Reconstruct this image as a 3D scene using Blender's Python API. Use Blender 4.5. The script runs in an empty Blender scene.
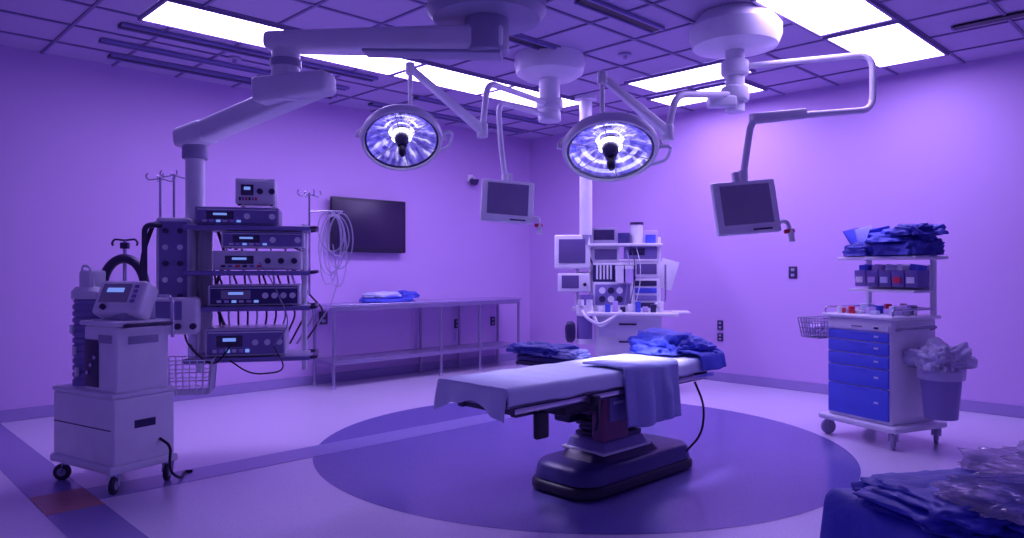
import bpy, bmesh, math, random
from math import radians, sin, cos, pi, atan2, sqrt
from mathutils import Vector, Matrix, noise, Euler
random.seed(3)
scene = bpy.context.scene
A = radians(44.3)
U = Vector((cos(A), sin(A), 0)); V = Vector((-sin(A), cos(A), 0))
H = 3.44
WA, WB = 8.22, 8.02
def RM(a, b, z=0): return U*a + V*b + Vector((0, 0, z))

# ---------------- materials ----------------
def mat(name, col, rough=.5, metal=0., emit=None, es=0., alpha=1., nscale=8., namt=.08, bump=0., bscale=60., coat=0., trans=0.):
    m = bpy.data.materials.new(name); m.use_nodes = True
    nt = m.node_tree; b = nt.nodes['Principled BSDF']
    tc = nt.nodes.new('ShaderNodeTexCoord')
    n = nt.nodes.new('ShaderNodeTexNoise'); n.inputs['Scale'].default_value = nscale
    n.inputs['Detail'].default_value = 3
    nt.links.new(tc.outputs['Object'], n.inputs['Vector'])
    mx = nt.nodes.new('ShaderNodeMix'); mx.data_type = 'RGBA'
    c0 = [max(0, c*(1-namt)) for c in col[:3]]+[1]; c1 = [min(1, c*(1+namt)) for c in col[:3]]+[1]
    mx.inputs[6].default_value = c0; mx.inputs[7].default_value = c1
    nt.links.new(n.outputs['Fac'], mx.inputs[0]); nt.links.new(mx.outputs[2], b.inputs['Base Color'])
    b.inputs['Roughness'].default_value = rough; b.inputs['Metallic'].default_value = metal
    b.inputs['Alpha'].default_value = alpha
    b.inputs['Coat Weight'].default_value = coat
    b.inputs['Transmission Weight'].default_value = trans
    if emit:
        b.inputs['Emission Color'].default_value = (*emit, 1); b.inputs['Emission Strength'].default_value = es
    if bump:
        n2 = nt.nodes.new('ShaderNodeTexNoise'); n2.inputs['Scale'].default_value = bscale
        nt.links.new(tc.outputs['Object'], n2.inputs['Vector'])
        bp = nt.nodes.new('ShaderNodeBump'); bp.inputs['Strength'].default_value = bump; bp.inputs['Distance'].default_value = .01
        nt.links.new(n2.outputs['Fac'], bp.inputs['Height']); nt.links.new(bp.outputs[0], b.inputs['Normal'])
    return m

M_wall = mat('wall_paint', (.58, .39, .76), .6, nscale=2, namt=.03, bump=.05, bscale=200)
M_ceil = mat('ceiling_tile', (.50, .42, .66), .8, nscale=90, namt=.15)
M_grid = mat('ceiling_grid_metal', (.19, .15, .34), .5)
M_dark = mat('dark_plastic', (.035, .025, .10), .35)
M_black = mat('black_rubber', (.015, .01, .04), .45)
M_white = mat('white_enamel', (.86, .86, .95), .3, coat=.3)
M_cream = mat('device_plastic', (.80, .80, .90), .4)
M_grey = mat('grey_plastic', (.34, .32, .50), .4)
M_steel = mat('brushed_steel', (.60, .58, .74), .25, metal=.85)
M_chrome = mat('chrome', (.7, .7, .85), .12, metal=1)
M_navy = mat('navy_plastic', (.05, .04, .20), .35)
M_mid = mat('violet_panel', (.24, .20, .50), .35)
M_maroon = mat('maroon_cover', (.20, .05, .16), .4)
M_screen = mat('screen_glass', (.04, .025, .10), .12, coat=.5)
M_screen2 = mat('screen_glass_lilac', (.10, .07, .24), .15, emit=(.2, .12, .5), es=.10)
M_led = mat('blue_readout', (.1, .2, .8), .3, emit=(.25, .4, 1), es=.7)
M_tv = mat('tv_screen', (.025, .012, .06), .3)
M_sheet = mat('sheet_cloth', (.66, .71, .94), .85, nscale=20, namt=.05, bump=.15, bscale=300)
M_towel = mat('towel_cloth', (.34, .36, .74), .9, nscale=60, namt=.12, bump=.4, bscale=250)
M_blue = mat('blue_wrap', (.07, .10, .66), .55, nscale=10, namt=.2, bump=.3, bscale=40)
M_blue2 = mat('dark_blue_wrap', (.04, .05, .42), .5, nscale=10, namt=.2, bump=.3, bscale=40)
M_drawer = mat('blue_drawer', (.10, .15, .82), .35, coat=.2)
M_plastic = mat('clear_plastic', (.8, .79, .99), .1, alpha=.42)
M_bag = mat('bag_plastic', (.62, .60, .86), .3, alpha=.7, bump=.5, bscale=25)
M_bin = mat('tilt_bin_plastic', (.24, .18, .54), .2, alpha=.8)
M_red = mat('red_knob', (.7, .02, .08), .4)
M_lilac = mat('lilac_paper', (.6, .46, .85), .6)
M_panel = mat('light_diffuser', (.9, .9, 1), .5, emit=(.57, .425, 1.0), es=14)
M_base = mat('baseboard_vinyl', (.33, .26, .56), .4)
M_wood = mat('floor_orange', (.42, .16, .16), .4)
M_floorband = mat('floor_band', (.25, .20, .50), .25, nscale=150, namt=.2)

def floor_mat(name, col, namt, rough):
    m = mat(name, col, rough, nscale=60, namt=namt, coat=.25)
    nt = m.node_tree; b = nt.nodes['Principled BSDF']; b.inputs['Coat Roughness'].default_value = .12
    tc = nt.nodes.new('ShaderNodeTexCoord'); vo = nt.nodes.new('ShaderNodeTexVoronoi'); vo.inputs['Scale'].default_value = 70
    nt.links.new(tc.outputs['Object'], vo.inputs['Vector'])
    rp = nt.nodes.new('ShaderNodeValToRGB'); rp.color_ramp.elements[0].position = .12; rp.color_ramp.elements[1].position = .3
    rp.color_ramp.elements[0].color = (.45, .4, .65, 1); rp.color_ramp.elements[1].color = (1, 1, 1, 1)
    nt.links.new(vo.outputs['Distance'], rp.inputs['Fac'])
    mu = nt.nodes.new('ShaderNodeMix'); mu.data_type = 'RGBA'; mu.blend_type = 'MULTIPLY'; mu.inputs[0].default_value = .6
    src = b.inputs['Base Color'].links[0].from_socket
    nt.links.new(src, mu.inputs[6]); nt.links.new(rp.outputs[0], mu.inputs[7]); nt.links.new(mu.outputs[2], b.inputs['Base Color'])
    return m
M_floor = floor_mat('terrazzo_vinyl', (.68, .61, .80), .06, .28)
M_circle = floor_mat('purple_vinyl', (.15, .125, .42), .12, .24)
M_stripe = floor_mat('stripe_vinyl', (.27, .24, .56), .1, .28)

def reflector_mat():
    m = mat('faceted_reflector_glow', (.42, .42, .9), .15, metal=.9)
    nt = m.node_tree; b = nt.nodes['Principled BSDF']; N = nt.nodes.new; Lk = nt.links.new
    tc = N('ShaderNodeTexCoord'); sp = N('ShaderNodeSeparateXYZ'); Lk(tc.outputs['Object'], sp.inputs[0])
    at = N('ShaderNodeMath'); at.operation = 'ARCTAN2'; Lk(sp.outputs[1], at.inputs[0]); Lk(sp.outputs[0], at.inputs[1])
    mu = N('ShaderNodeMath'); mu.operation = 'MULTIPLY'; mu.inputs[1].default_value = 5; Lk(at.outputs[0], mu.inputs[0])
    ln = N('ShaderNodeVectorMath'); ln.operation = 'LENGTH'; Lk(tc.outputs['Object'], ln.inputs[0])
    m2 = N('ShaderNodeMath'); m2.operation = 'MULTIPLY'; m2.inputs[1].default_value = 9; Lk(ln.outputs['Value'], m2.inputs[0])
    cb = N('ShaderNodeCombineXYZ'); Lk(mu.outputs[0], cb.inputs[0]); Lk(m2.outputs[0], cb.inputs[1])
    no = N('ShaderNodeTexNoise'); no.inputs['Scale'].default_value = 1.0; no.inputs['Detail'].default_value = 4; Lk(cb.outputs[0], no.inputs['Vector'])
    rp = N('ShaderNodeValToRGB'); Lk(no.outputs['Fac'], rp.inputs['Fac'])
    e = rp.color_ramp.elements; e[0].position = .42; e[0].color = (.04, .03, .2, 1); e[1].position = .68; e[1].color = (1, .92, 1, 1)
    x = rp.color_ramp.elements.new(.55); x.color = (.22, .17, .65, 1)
    Lk(rp.outputs[0], b.inputs['Emission Color']); b.inputs['Emission Strength'].default_value = .75  # bright streaks inside the lamp are painted in as radial emission noise
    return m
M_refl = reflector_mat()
M_bulb = mat('halogen_bulb', (1, 1, 1), .3, emit=(.85, .8, 1), es=6)

# ---------------- helpers ----------------
def emp(name, loc=(0, 0, 0), yaw=0, rot=None):
    e = bpy.data.objects.new(name, None); scene.collection.objects.link(e)
    e.location = loc; e.rotation_euler = rot if rot else (0, 0, radians(yaw)); e.empty_display_size = .1
    return e
def fin(name, bm, m, parent=None, smooth=True, ang=35):
    me = bpy.data.meshes.new(name); bm.normal_update(); bm.to_mesh(me); bm.free()
    o = bpy.data.objects.new(name, me); scene.collection.objects.link(o)
    if m: me.materials.append(m)
    if smooth:
        me.shade_smooth(); me.set_sharp_from_angle(angle=radians(ang))
    if parent: o.parent = parent
    return o
def box(p, name, loc, size, m, rot=(0, 0, 0), bev=.006, taper=None):
    bm = bmesh.new(); bmesh.ops.create_cube(bm, size=1)
    for v in bm.verts:
        if taper and v.co.z > 0: v.co.x *= taper[0]; v.co.y *= taper[1]
        v.co = Vector((v.co.x*size[0], v.co.y*size[1], v.co.z*size[2]))
    bv = min(bev, min(size)*.45)
    if bv > 0: bmesh.ops.bevel(bm, geom=bm.edges[:], offset=bv, segments=2 if bv < .02 else 4, profile=.5, affect='EDGES')
    R = Euler([radians(r) for r in rot]).to_matrix().to_4x4()
    bmesh.ops.transform(bm, matrix=Matrix.Translation(loc) @ R, verts=bm.verts)
    return fin(name, bm, m, p)
def cyl(p, name, p1, p2, r, m, r2=None, seg=24, bev=0):
    p1 = Vector(p1); p2 = Vector(p2); d = p2-p1
    bm = bmesh.new(); bmesh.ops.create_cone(bm, cap_ends=True, segments=seg, radius1=r, radius2=r if r2 is None else r2, depth=d.length)
    if bev:
        es = [e for e in bm.edges if abs(e.verts[0].co.z-e.verts[1].co.z) < 1e-5]
        bmesh.ops.bevel(bm, geom=es, offset=bev, segments=3, profile=.5, affect='EDGES')
    q = d.to_track_quat('Z', 'Y').to_matrix().to_4x4()
    bmesh.ops.transform(bm, matrix=Matrix.Translation((p1+p2)/2) @ q, verts=bm.verts)
    return fin(name, bm, m, p)
def beam(p, name, p1, p2, w, h, m, w2=None, h2=None, bev=.02):
    p1 = Vector(p1); p2 = Vector(p2); d = p2-p1; L = d.length
    w2 = w2 or w; h2 = h2 or h
    bm = bmesh.new(); bmesh.ops.create_cube(bm, size=1)
    for v in bm.verts:
        e = v.co.x > 0
        v.co = Vector((v.co.x*L, v.co.y*(w2 if e else w), v.co.z*(h2 if e else h)))
    bmesh.ops.bevel(bm, geom=bm.edges[:], offset=bev, segments=3, profile=.5, affect='EDGES')
    X = d.normalized(); Y = Vector((0, 0, 1)).cross(X).normalized(); Z = X.cross(Y)
    R = Matrix((X, Y, Z)).transposed().to_4x4()
    bmesh.ops.transform(bm, matrix=Matrix.Translation((p1+p2)/2) @ R, verts=bm.verts)
    return fin(name, bm, m, p)
def fillet(pts, r, n=6):
    pts = [Vector(q) for q in pts]
    if r <= 0 or len(pts) < 3: return pts
    out = [pts[0]]
    for i in range(1, len(pts)-1):
        a, b, c = pts[i-1], pts[i], pts[i+1]
        ra = min(r, (a-b).length*.48, (c-b).length*.48)
        s = b+(a-b).normalized()*ra; e = b+(c-b).normalized()*ra
        for k in range(n+1):
            t = k/n; out.append(s*(1-t)**2+b*2*t*(1-t)+e*t*t)
    out.append(pts[-1]); return out
def tube(p, name, pts, r, m, fil=.06, seg=10, closed=False, bm=None):
    path = fillet(pts, fil) if not closed else [Vector(q) for q in pts]
    own = bm is None
    if own: bm = bmesh.new()
    n = len(path); rings = []; up = None
    for i, q in enumerate(path):
        if closed: t = path[(i+1) % n]-path[i-1]
        else: t = (path[min(i+1, n-1)]-path[max(i-1, 0)])
        if t.length < 1e-9: t = Vector((0, 0, 1))
        t.normalize()
        if up is None:
            up = Vector((0, 0, 1)) if abs(t.z) < .9 else Vector((1, 0, 0))
        up = (up-t*up.dot(t))
        if up.length < 1e-6: up = t.orthogonal()
        up.normalize(); sd = t.cross(up)
        rings.append([bm.verts.new(q+up*cos(2*pi*k/seg)*r+sd*sin(2*pi*k/seg)*r) for k in range(seg)])
    rng = range(n) if closed else range(n-1)
    for i in rng:
        a, b = rings[i], rings[(i+1) % n]
        for k in range(seg): bm.faces.new((a[k], a[(k+1) % seg], b[(k+1) % seg], b[k]))
    if not closed:
        bm.faces.new(rings[0][::-1]); bm.faces.new(rings[-1])
    if own:
        bmesh.ops.recalc_face_normals(bm, faces=bm.faces)
        return fin(name, bm, m, p, ang=60)
def wires(p, name, lists, r, m, seg=6, fil=0):
    bm = bmesh.new()
    for l in lists: tube(None, '', l, r, m, fil=fil, seg=seg, bm=bm)
    bmesh.ops.recalc_face_normals(bm, faces=bm.faces)
    return fin(name, bm, m, p, ang=60)
def revolve(p, name, prof, m, mtx=None, seg=48, ang=35, flat=False, bake=True):
    bm = bmesh.new(); rings = []
    for r, z in prof:
        if r < 1e-5: rings.append([bm.verts.new((0, 0, z))])
        else: rings.append([bm.verts.new((r*cos(2*pi*k/seg), r*sin(2*pi*k/seg), z)) for k in range(seg)])
    for a, b in zip(rings, rings[1:]):
        for k in range(seg):
            k2 = (k+1) % seg
            if len(a) == 1 and len(b) == 1: continue
            if len(a) == 1: bm.faces.new((a[0], b[k], b[k2]))
            elif len(b) == 1: bm.faces.new((a[k], a[k2], b[0]))
            else: bm.faces.new((a[k], a[k2], b[k2], b[k]))
    bmesh.ops.recalc_face_normals(bm, faces=bm.faces)
    if mtx and bake: bmesh.ops.transform(bm, matrix=mtx, verts=bm.verts)
    o = fin(name, bm, m, p, smooth=not flat, ang=ang)
    if mtx and not bake: o.matrix_basis = mtx
    return o
def blob(p, name, loc, size, m, seed=0, amp=.25, freq=2., boxy=.7, yaw=0, sub=5, flat=True):
    bm = bmesh.new(); bmesh.ops.create_icosphere(bm, subdivisions=sub, radius=1)
    off = Vector((seed*7.3, seed*3.1, seed*1.7)); R = Matrix.Rotation(radians(yaw), 3, 'Z')
    for v in bm.verts:
        c = v.co.copy()
        n = noise.noise(c*freq+off); n2 = 1-abs(noise.noise(c*freq*1.8+off*2))*2.2; n3 = 1-abs(noise.noise(c*freq*4+off*3))*2
        k = 1+amp*(n*.9+n2*.35+n3*.18-.25)
        c = Vector([math.copysign(abs(x)**boxy, x) for x in c])*k
        if flat and c.z < 0: c.z *= .06
        v.co = R @ Vector((c.x*size[0]/2, c.y*size[1]/2, c.z*size[2]))+Vector(loc)
    return fin(name, bm, m, p, ang=180)
def cloth(p, name, x0, x1, prof, m, nx=50, ny=60, wav=.02, wf=14, seed=0, thick=.006, hemvar=.03):
    P = fillet([Vector((0, a, b)) for a, b in prof], .03)
    L = [0]
    for a, b in zip(P, P[1:]): L.append(L[-1]+(b-a).length)
    ztop = max(q.z for q in P)
    bm = bmesh.new(); g = []
    for i in range(nx+1):
        row = []; fx = i/nx; x = x0+(x1-x0)*fx
        hv = hemvar*noise.noise(Vector((x*4, seed, 0)))
        for j in range(ny+1):
            s = L[-1]*j/ny; k = 0
            while k < len(L)-2 and L[k+1] < s: k += 1
            t = (s-L[k])/max(1e-6, L[k+1]-L[k]); q = P[k].lerp(P[k+1], t)
            hang = max(0, (ztop-q.z))
            sgn = -1 if q.y < 0 else 1
            fold = sin(x*wf+seed+2*noise.noise(Vector((x*3, seed, 1))))*wav*min(1, hang*5)
            y = q.y+sgn*(abs(fold)*.5+fold*.5+.004); z = q.z+hv*min(1, hang*5)
            z += .006*noise.noise(Vector((x*9, q.y*9, seed)))+.003
            row.append(bm.verts.new((x+.01*noise.noise(Vector((z*5, x*5, seed))), y, z)))
        g.append(row)
    for i in range(nx):
        for j in range(ny): bm.faces.new((g[i][j], g[i+1][j], g[i+1][j+1], g[i][j+1]))
    bmesh.ops.recalc_face_normals(bm, faces=bm.faces)
    o = fin(name, bm, m, p, ang=180)
    md = o.modifiers.new('solid', 'SOLIDIFY'); md.thickness = thick; md.offset = 0
    return o
def caster(p, name, x, y, r=.05, m=None, top=.13, a=20):
    ca, sa = cos(radians(a)), sin(radians(a))
    ax = Vector((ca, sa, 0)); c = Vector((x, y, r))
    cyl(p, name+'_wheel', c-ax*.014, c+ax*.014, r, m or M_black, bev=.006)
    cyl(p, name+'_hub', c-ax*.018, c+ax*.018, r*.5, M_grey)
    for s in (-1, 1):
        o = c+ax*.022*s
        beam(p, name+'_fork', o, o+Vector((-sa*.02, ca*.02, top-r)), .03, .005, M_steel, bev=.001)
    cyl(p, name+'_stem', (x-sa*.02, y+ca*.02, top-.025), (x-sa*.02, y+ca*.02, top+.02), .025, M_steel)
def basket(p, name, cx, cy, z0, z1, wx, wy, m, tap=.8, n=6, r=.003):
    ls = []
    def rect(z, k): return [(cx-wx/2*k, cy-wy/2*k, z), (cx+wx/2*k, cy-wy/2*k, z), (cx+wx/2*k, cy+wy/2*k, z), (cx-wx/2*k, cy+wy/2*k, z), (cx-wx/2*k, cy-wy/2*k, z)]
    for i in range(5):
        t = i/4; ls.append(rect(z0+(z1-z0)*t, tap+(1-tap)*t))
    for i in range(n+1):
        s = -1+2*i/n
        for (ax, ay) in (((s, -1)), ((s, 1)), ((-1, s)), ((1, s))):
            ls.append([(cx+ax*wx/2*tap, cy+ay*wy/2*tap, z0), (cx+ax*wx/2, cy+ay*wy/2, z1)])
        ls.append([(cx+s*wx/2*tap, cy-wy/2*tap, z0), (cx+s*wx/2*tap, cy+wy/2*tap, z0)])
        ls.append([(cx-wx/2*tap, cy+s*wy/2*tap, z0), (cx+wx/2*tap, cy+s*wy/2*tap, z0)])
    wires(p, name, ls, r, m)

# ---------------- room shell ----------------
def rbox(name, a0, a1, b0, b1, z0, z1, m, parent=None, bev=0):
    bm = bmesh.new(); bmesh.ops.create_cube(bm, size=1)
    for v in bm.verts: v.co = Vector((v.co.x*(a1-a0), v.co.y*(b1-b0), v.co.z*(z1-z0)))
    if bev: bmesh.ops.bevel(bm, geom=bm.edges[:], offset=bev, segments=2, affect='EDGES')
    o = fin(name, bm, m, None, smooth=False)
    o.location = RM((a0+a1)/2, (b0+b1)/2, (z0+z1)/2); o.rotation_euler = (0, 0, A)
    if parent:
        o.parent = parent; o.matrix_parent_inverse = (Matrix.Translation(parent.location) @ parent.rotation_euler.to_matrix().to_4x4()).inverted()
    return o
AL, BL = -2.6, -2.6
floor = rbox('floor', AL, WA, BL, WB, -.1, 0, M_floor)
ceil = rbox('ceiling', AL, WA, BL, WB, H, H+.1, M_ceil)
rbox('wall_left', AL, WA+.15, WB, WB+.15, -.1, H+.1, M_wall)
rbox('wall_right', WA, WA+.15, BL, WB, -.1, H+.1, M_wall)
rbox('baseboard_left', AL, WA, WB-.015, WB, 0, .11, M_base, bev=.004)
rbox('baseboard_right', WA-.015, WA, BL, WB-.015, 0, .11, M_base, bev=.004)
def disc(name, ca, cb, r, z, m, a_cut=None):
    bm = bmesh.new(); bmesh.ops.create_circle(bm, cap_ends=True, segments=128, radius=r)
    o = fin(name, bm, m, None, smooth=False); c = RM(ca, cb, z); o.location = c; o.rotation_euler = (0, 0, A)
    o.parent = floor; o.matrix_parent_inverse = (Matrix.Translation(floor.location) @ floor.rotation_euler.to_matrix().to_4x4()).inverted()
disc('floor_inlay_circle', 4.51, 3.86, 2.07, .0015, M_circle)
rbox('floor_inlay_stripe', 1.3, 5.9, 4.92, 5.22, .0005, .003, M_stripe, floor)
rbox('floor_inlay_band', 1.0, 1.3, BL, WB-.02, .0005, .0025, M_floorband, floor)
rbox('floor_inlay_square', 1.0, 1.3, 4.8, 5.25, .001, .0035, M_wood, floor)

g = bmesh.new()
def gadd(a0, a1, b0, b1, z0, z1):
    r = bmesh.ops.create_cube(g, size=1)
    for v in r['verts']: v.co = RM(a0+(v.co.x+.5)*(a1-a0), b0+(v.co.y+.5)*(b1-b0), z0+(v.co.z+.5)*(z1-z0))
k = 7.73-.61*16
while k < WA: gadd(k-.012, k+.012, BL, WB, H-.012, H+.01); k += .61
k = 2.04-.61*7
while k < WB: gadd(AL, WA, k-.012, k+.012, H-.013, H+.01); k += .61
fin('ceiling_grid', g, M_grid, None, smooth=False).parent = ceil
bpy.data.objects['ceiling_grid'].matrix_parent_inverse = (Matrix.Translation(ceil.location) @ ceil.rotation_euler.to_matrix().to_4x4()).inverted()

def lpanel(a0, a1, b0, b1):
    e = emp('ceiling_light_panel', RM((a0+a1)/2, (b0+b1)/2, H), 44.3)
    w, d = a1-a0, b1-b0
    box(e, 'diffuser', (0, 0, -.02), (w-.05, d-.05, .012), M_panel, bev=0)
    for s in (-1, 1):
        box(e, 'frame_long', (0, s*(d/2-.013), -.02), (w, .026, .03), M_grid, bev=.003)
        box(e, 'frame_short', (s*(w/2-.013), 0, -.02), (.026, d-.05, .03), M_grid, bev=.003)
for i in range(4): lpanel(1.95+1.22*i, 3.17+1.22*i, 5.70, 6.33)
lpanel(5.10, 6.32, 2.04, 2.67); lpanel(6.40, 7.73, 2.04, 2.67)
lpanel(6.4, 7.0, 3.6, 4.82); lpanel(7.2, 7.8, 3.87, 5.09)
def slot(a0, a1, b0, b1):
    e = emp('ceiling_air_diffuser', RM((a0+a1)/2, (b0+b1)/2, H), 44.3)
    w, d = a1-a0, b1-b0
    box(e, 'slot', (0, 0, -.014), (w, d, .016), M_black, bev=0)
    for s in (-1, 1): box(e, 'edge', (0, s*d/2, -.02), (w, .02, .03), M_mid, bev=.003)
slot(2.1, 4.5, 7.55, 7.68); slot(5.0, 7.6, 7.55, 7.66)
slot(1.9, 4.4, 6.55, 6.66); slot(1.9, 4.4, 7.12, 7.20); slot(5.2, 7.5, 6.9, 7.0)
slot(4.2, 5.2, 4.5, 4.62); slot(4.2, 5.2, 3.5, 3.62); slot(6.9, 7.0, .5, 1.8)
for (a, b) in ((5.6, 4.2), (4.6, 5.2), (7.3, 1.3), (3.0, 6.9)):
    e = emp('ceiling_sprinkler', RM(a, b, H))
    cyl(e, 'rosette', (0, 0, -.02), (0, 0, 0), .06, M_grey); cyl(e, 'head', (0, 0, -.06), (0, 0, -.02), .02, M_steel)
def dome(name, a, b, r):
    e = emp(name, RM(a, b, H)); revolve(e, 'bezel', [(r, 0), (r, -.02), (r*.8, -.03), (0, -.03)], M_grey)
    revolve(e, 'lens', [(r*.7, -.03), (r*.5, -.05), (0, -.06)], M_dark)
dome('ceiling_speaker', 7.0, 1.2, .11); dome('ceiling_speaker', 5.4, 5.3, .1)

# ---------------- wall TV ----------------
c = RM(WA-3.02, WB, 1.95)
tv = emp('wall_television', c, 44.3)
box(tv, 'mount', (0, -.03, 0), (.4, .06, .3), M_dark)
box(tv, 'bezel', (0, -.085, 0), (1.10, .06, .68), M_black, bev=.012)
box(tv, 'screen', (0, -.117, .01), (1.0, .004, .58), M_tv, bev=.001)
cyl(tv, 'power_led', (.48, -.122, -.31), (.48, -.115, -.31), .006, M_red)
e = emp('security_camera', RM(WA-1.25, WB, 2.72), 44.3)
box(e, 'plate', (0, -.01, 0), (.1, .02, .1), M_white); tube(e, 'arm', [(0, 0, 0), (0, -.1, 0), (0, -.1, -.05)], .015, M_white, fil=.03)
revolve(e, 'dome', [(0, -.12), (.05, -.1), (.07, -.05), (.07, -.03), (0, -.02)], M_dark, Matrix.Translation((0, -.1, 0)))
def outlet(name, loc, yaw, w=.09, h=.13, m=M_dark):
    e = emp(name, loc, yaw)
    box(e, 'plate', (0, -.006, 0), (w, .012, h), m, bev=.004)
    for s in (-1, 1): box(e, 'socket', (0, -.014, s*h*.22), (w*.4, .006, h*.22), M_grey, bev=.002)
def onL(t, z): return RM(WA-t, WB, z)
def onR(s, z): return RM(WA, WB-s, z)
outlet('wall_switch', onR(4.25, 1.36), 44.3-90, .10, .14)
outlet('wall_outlet', onR(3.32, .70), 44.3-90, .08, .12); outlet('wall_outlet', onR(3.32, .55), 44.3-90, .08, .10)
outlet('wall_outlet', onL(3.63, .80), 44.3, .12, .16); outlet('wall_outlet', onL(1.5, .62), 44.3); outlet('wall_outlet', onL(.8, .62), 44.3)

# ---------------- steel wall table ----------------
wt = emp('steel_work_table', RM(WA-2.12, WB-.30, 0), 44.3)
L0, L1 = -1.70, 1.38
cx = (L0+L1)/2
M_st_shade = mat('table_steel_shaded', (.30, .26, .44), .3, metal=.6)  # darker steel copy: shade below the table top put into the colour
box(wt, 'top', (cx, 0, .970), (L1-L0, .5, .03), M_steel, bev=.006)
box(wt, 'apron', (cx, -.235, .93), (L1-L0-.04, .012, .05), M_st_shade, bev=.002)
box(wt, 'lower_shelf', (cx, 0, .30), (L1-L0-.04, .46, .05), M_st_shade, bev=.005)
for x in (L0+.03, L0+1.62, L0+2.3, L1-.03):
    for y in (-.22, .22):
        cyl(wt, 'leg', (x, y, .03), (x, y, .95), .02, M_st_shade); cyl(wt, 'foot', (x, y, 0), (x, y, .04), .026, M_grey, r2=.02)
e = emp('wrapped_linen_pack')
e.location = Vector(RM(WA-2.12-.78, WB-.30, .994)); e.rotation_euler = (0, 0, A)
blob(e, 'pack', (0, 0, 0), (.70, .36, .07), M_blue, seed=5, boxy=.6)
blob(e, 'pack_top', (-.08, 0, .06), (.48, .30, .06), M_sheet, seed=6, boxy=.6)
blob(e, 'pack_bag', (.27, -.03, .04), (.3, .28, .08), M_blue, seed=7, boxy=.6)

# ---------------- operating table ----------------
ot = emp('operating_table', (.53, 4.76, 0), 44.3)
bx = .22
def slab(p, name, cx, L, W, z0, z1, m, k=1., r=.2, bev=.03):
    bm = bmesh.new(); ring = []
    r = min(r, W/2-.001)
    for (sx, sy, a0) in ((1, 1, 0), (-1, 1, 90), (-1, -1, 180), (1, -1, 270)):
        for i in range(9):
            a = radians(a0+i*90/8)
            ring.append((cx+sx*(L/2-r)+r*cos(a), sy*(W/2-r)+r*sin(a)))
    zs = [(z0, 1), (z1-bev, 1-(1-k)*.7), (z1-bev*.3, 1-(1-k)*.85-.03), (z1, k-.08)]
    rs = []
    for z, s in zs: rs.append([bm.verts.new((cx+(x-cx)*s, y*s, z)) for x, y in ring])
    n = len(ring)
    for a, b in zip(rs, rs[1:]):
        for i in range(n): bm.faces.new((a[i], a[(i+1) % n], b[(i+1) % n], b[i]))
    bm.faces.new(rs[-1]); bm.faces.new(rs[0][::-1])
    bmesh.ops.recalc_face_normals(bm, faces=bm.faces)
    return fin(name, bm, m, p, ang=50)
slab(ot, 'base_skid', bx+.02, 1.26, .54, .02, .085, M_black, 1., .16)
slab(ot, 'base_plate', bx+.02, 1.22, .52, .085, .185, M_navy, .96, .16)
slab(ot, 'base_cover', bx-.04, .70, .40, .17, .24, M_dark, .85, .10)
for sx in (-.45, .45):
    for sy in (-.17, .17):
        cyl(ot, 'base_wheel', (bx+sx-.02, sy, .03), (bx+sx+.02, sy, .03), .03, M_black)
box(ot, 'column_skirt', (bx-.08, 0, .27), (.48, .34, .08), M_mid, bev=.02, taper=(.85, .85))
box(ot, 'column_skirt_edge', (bx-.08, 0, .235), (.50, .36, .02), M_cream, bev=.008)
for i in range(6):
    box(ot, 'column_bellows', (bx-.06, 0, .320+i*.036), (.36-.03*(i % 2), .28-.03*(i % 2), .034), M_dark, bev=.012)
box(ot, 'column_head', (bx-.10, 0, .57), (.40, .36, .13), M_maroon, bev=.02)
box(ot, 'head_block', (bx-.27, -.18, .51), (.26, .10, .36), M_maroon, bev=.02)
box(ot, 'control_panel', (bx-.27, -.235, .54), (.16, .012, .17), M_mid, bev=.004)
for i in range(4): box(ot, 'control_key', (bx-.31+.027*i, -.243, .57), (.018, .006, .018), M_sheet, bev=.001)
box(ot, 'head_block_far', (bx-.30, .12, .52), (.20, .14, .22), M_dark, bev=.02)
box(ot, 'gear_housing', (bx+.20, 0, .57), (.24, .3, .10), M_black, bev=.02)
box(ot, 'leg_actuator', (bx-.52, 0, .57), (.34, .34, .09), M_black, bev=.015)
cyl(ot, 'tilt_cylinder', (bx-.5, -.1, .55), (bx-.15, -.1, .45), .03, M_steel)
for s in (-1, 1):
    beam(ot, 'side_frame', (-.95, s*.22, .625), (1.0, s*.22, .635), .05, .055, M_dark, bev=.008)
    for (x0, x1) in ((-1.0, -.42), (-.36, .3), (.36, 1.0)):
        box(ot, 'accessory_rail', ((x0+x1)/2, s*.29, .645), (x1-x0, .012, .03), M_steel, bev=.003)
        for xx in (x0+.08, x1-.08): cyl(ot, 'rail_stud', (xx, s*.22, .645), (xx, s*.29, .645), .01, M_steel)
for x in (-.9, -.3, .1, .45, .9): box(ot, 'cross_member', (x, 0, .62), (.06, .44, .04), M_dark)
for (x0, x1, dz) in ((-1.03, -.41, 0), (-.40, .33, 0), (.34, .80, 0), (.81, 1.06, .01)):
    box(ot, 'section_board', ((x0+x1)/2, 0, .665+dz), (x1-x0-.01, .52, .02), M_grey)
    box(ot, 'cushion', ((x0+x1)/2, 0, .715+dz), (x1-x0-.006, .55, .08), M_navy, bev=.025)
cloth(ot, 'sheet', -1.06, .98, [(-.292, .675), (-.285, .765), (.285, .765), (.295, .68)], M_sheet, nx=110, ny=50, wav=.012, wf=11, seed=2, hemvar=.04)
bm = bmesh.new(); gg = []
for i in range(31):
    y = -.29+.58*i/30; row = []
    for j in range(15):
        t = j/14; d = (.09+.09*(abs(y)/.29)**1.5+.03*noise.noise(Vector((y*9, 0, 3))))*t
        row.append(bm.verts.new((-1.055-.03*sin(t*pi*.5)-.02*sin(y*22)*t, y, .77-d)))
    gg.append(row)
for i in range(30):
    for j in range(14): bm.faces.new((gg[i][j], gg[i+1][j], gg[i+1][j+1], gg[i][j+1]))
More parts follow.
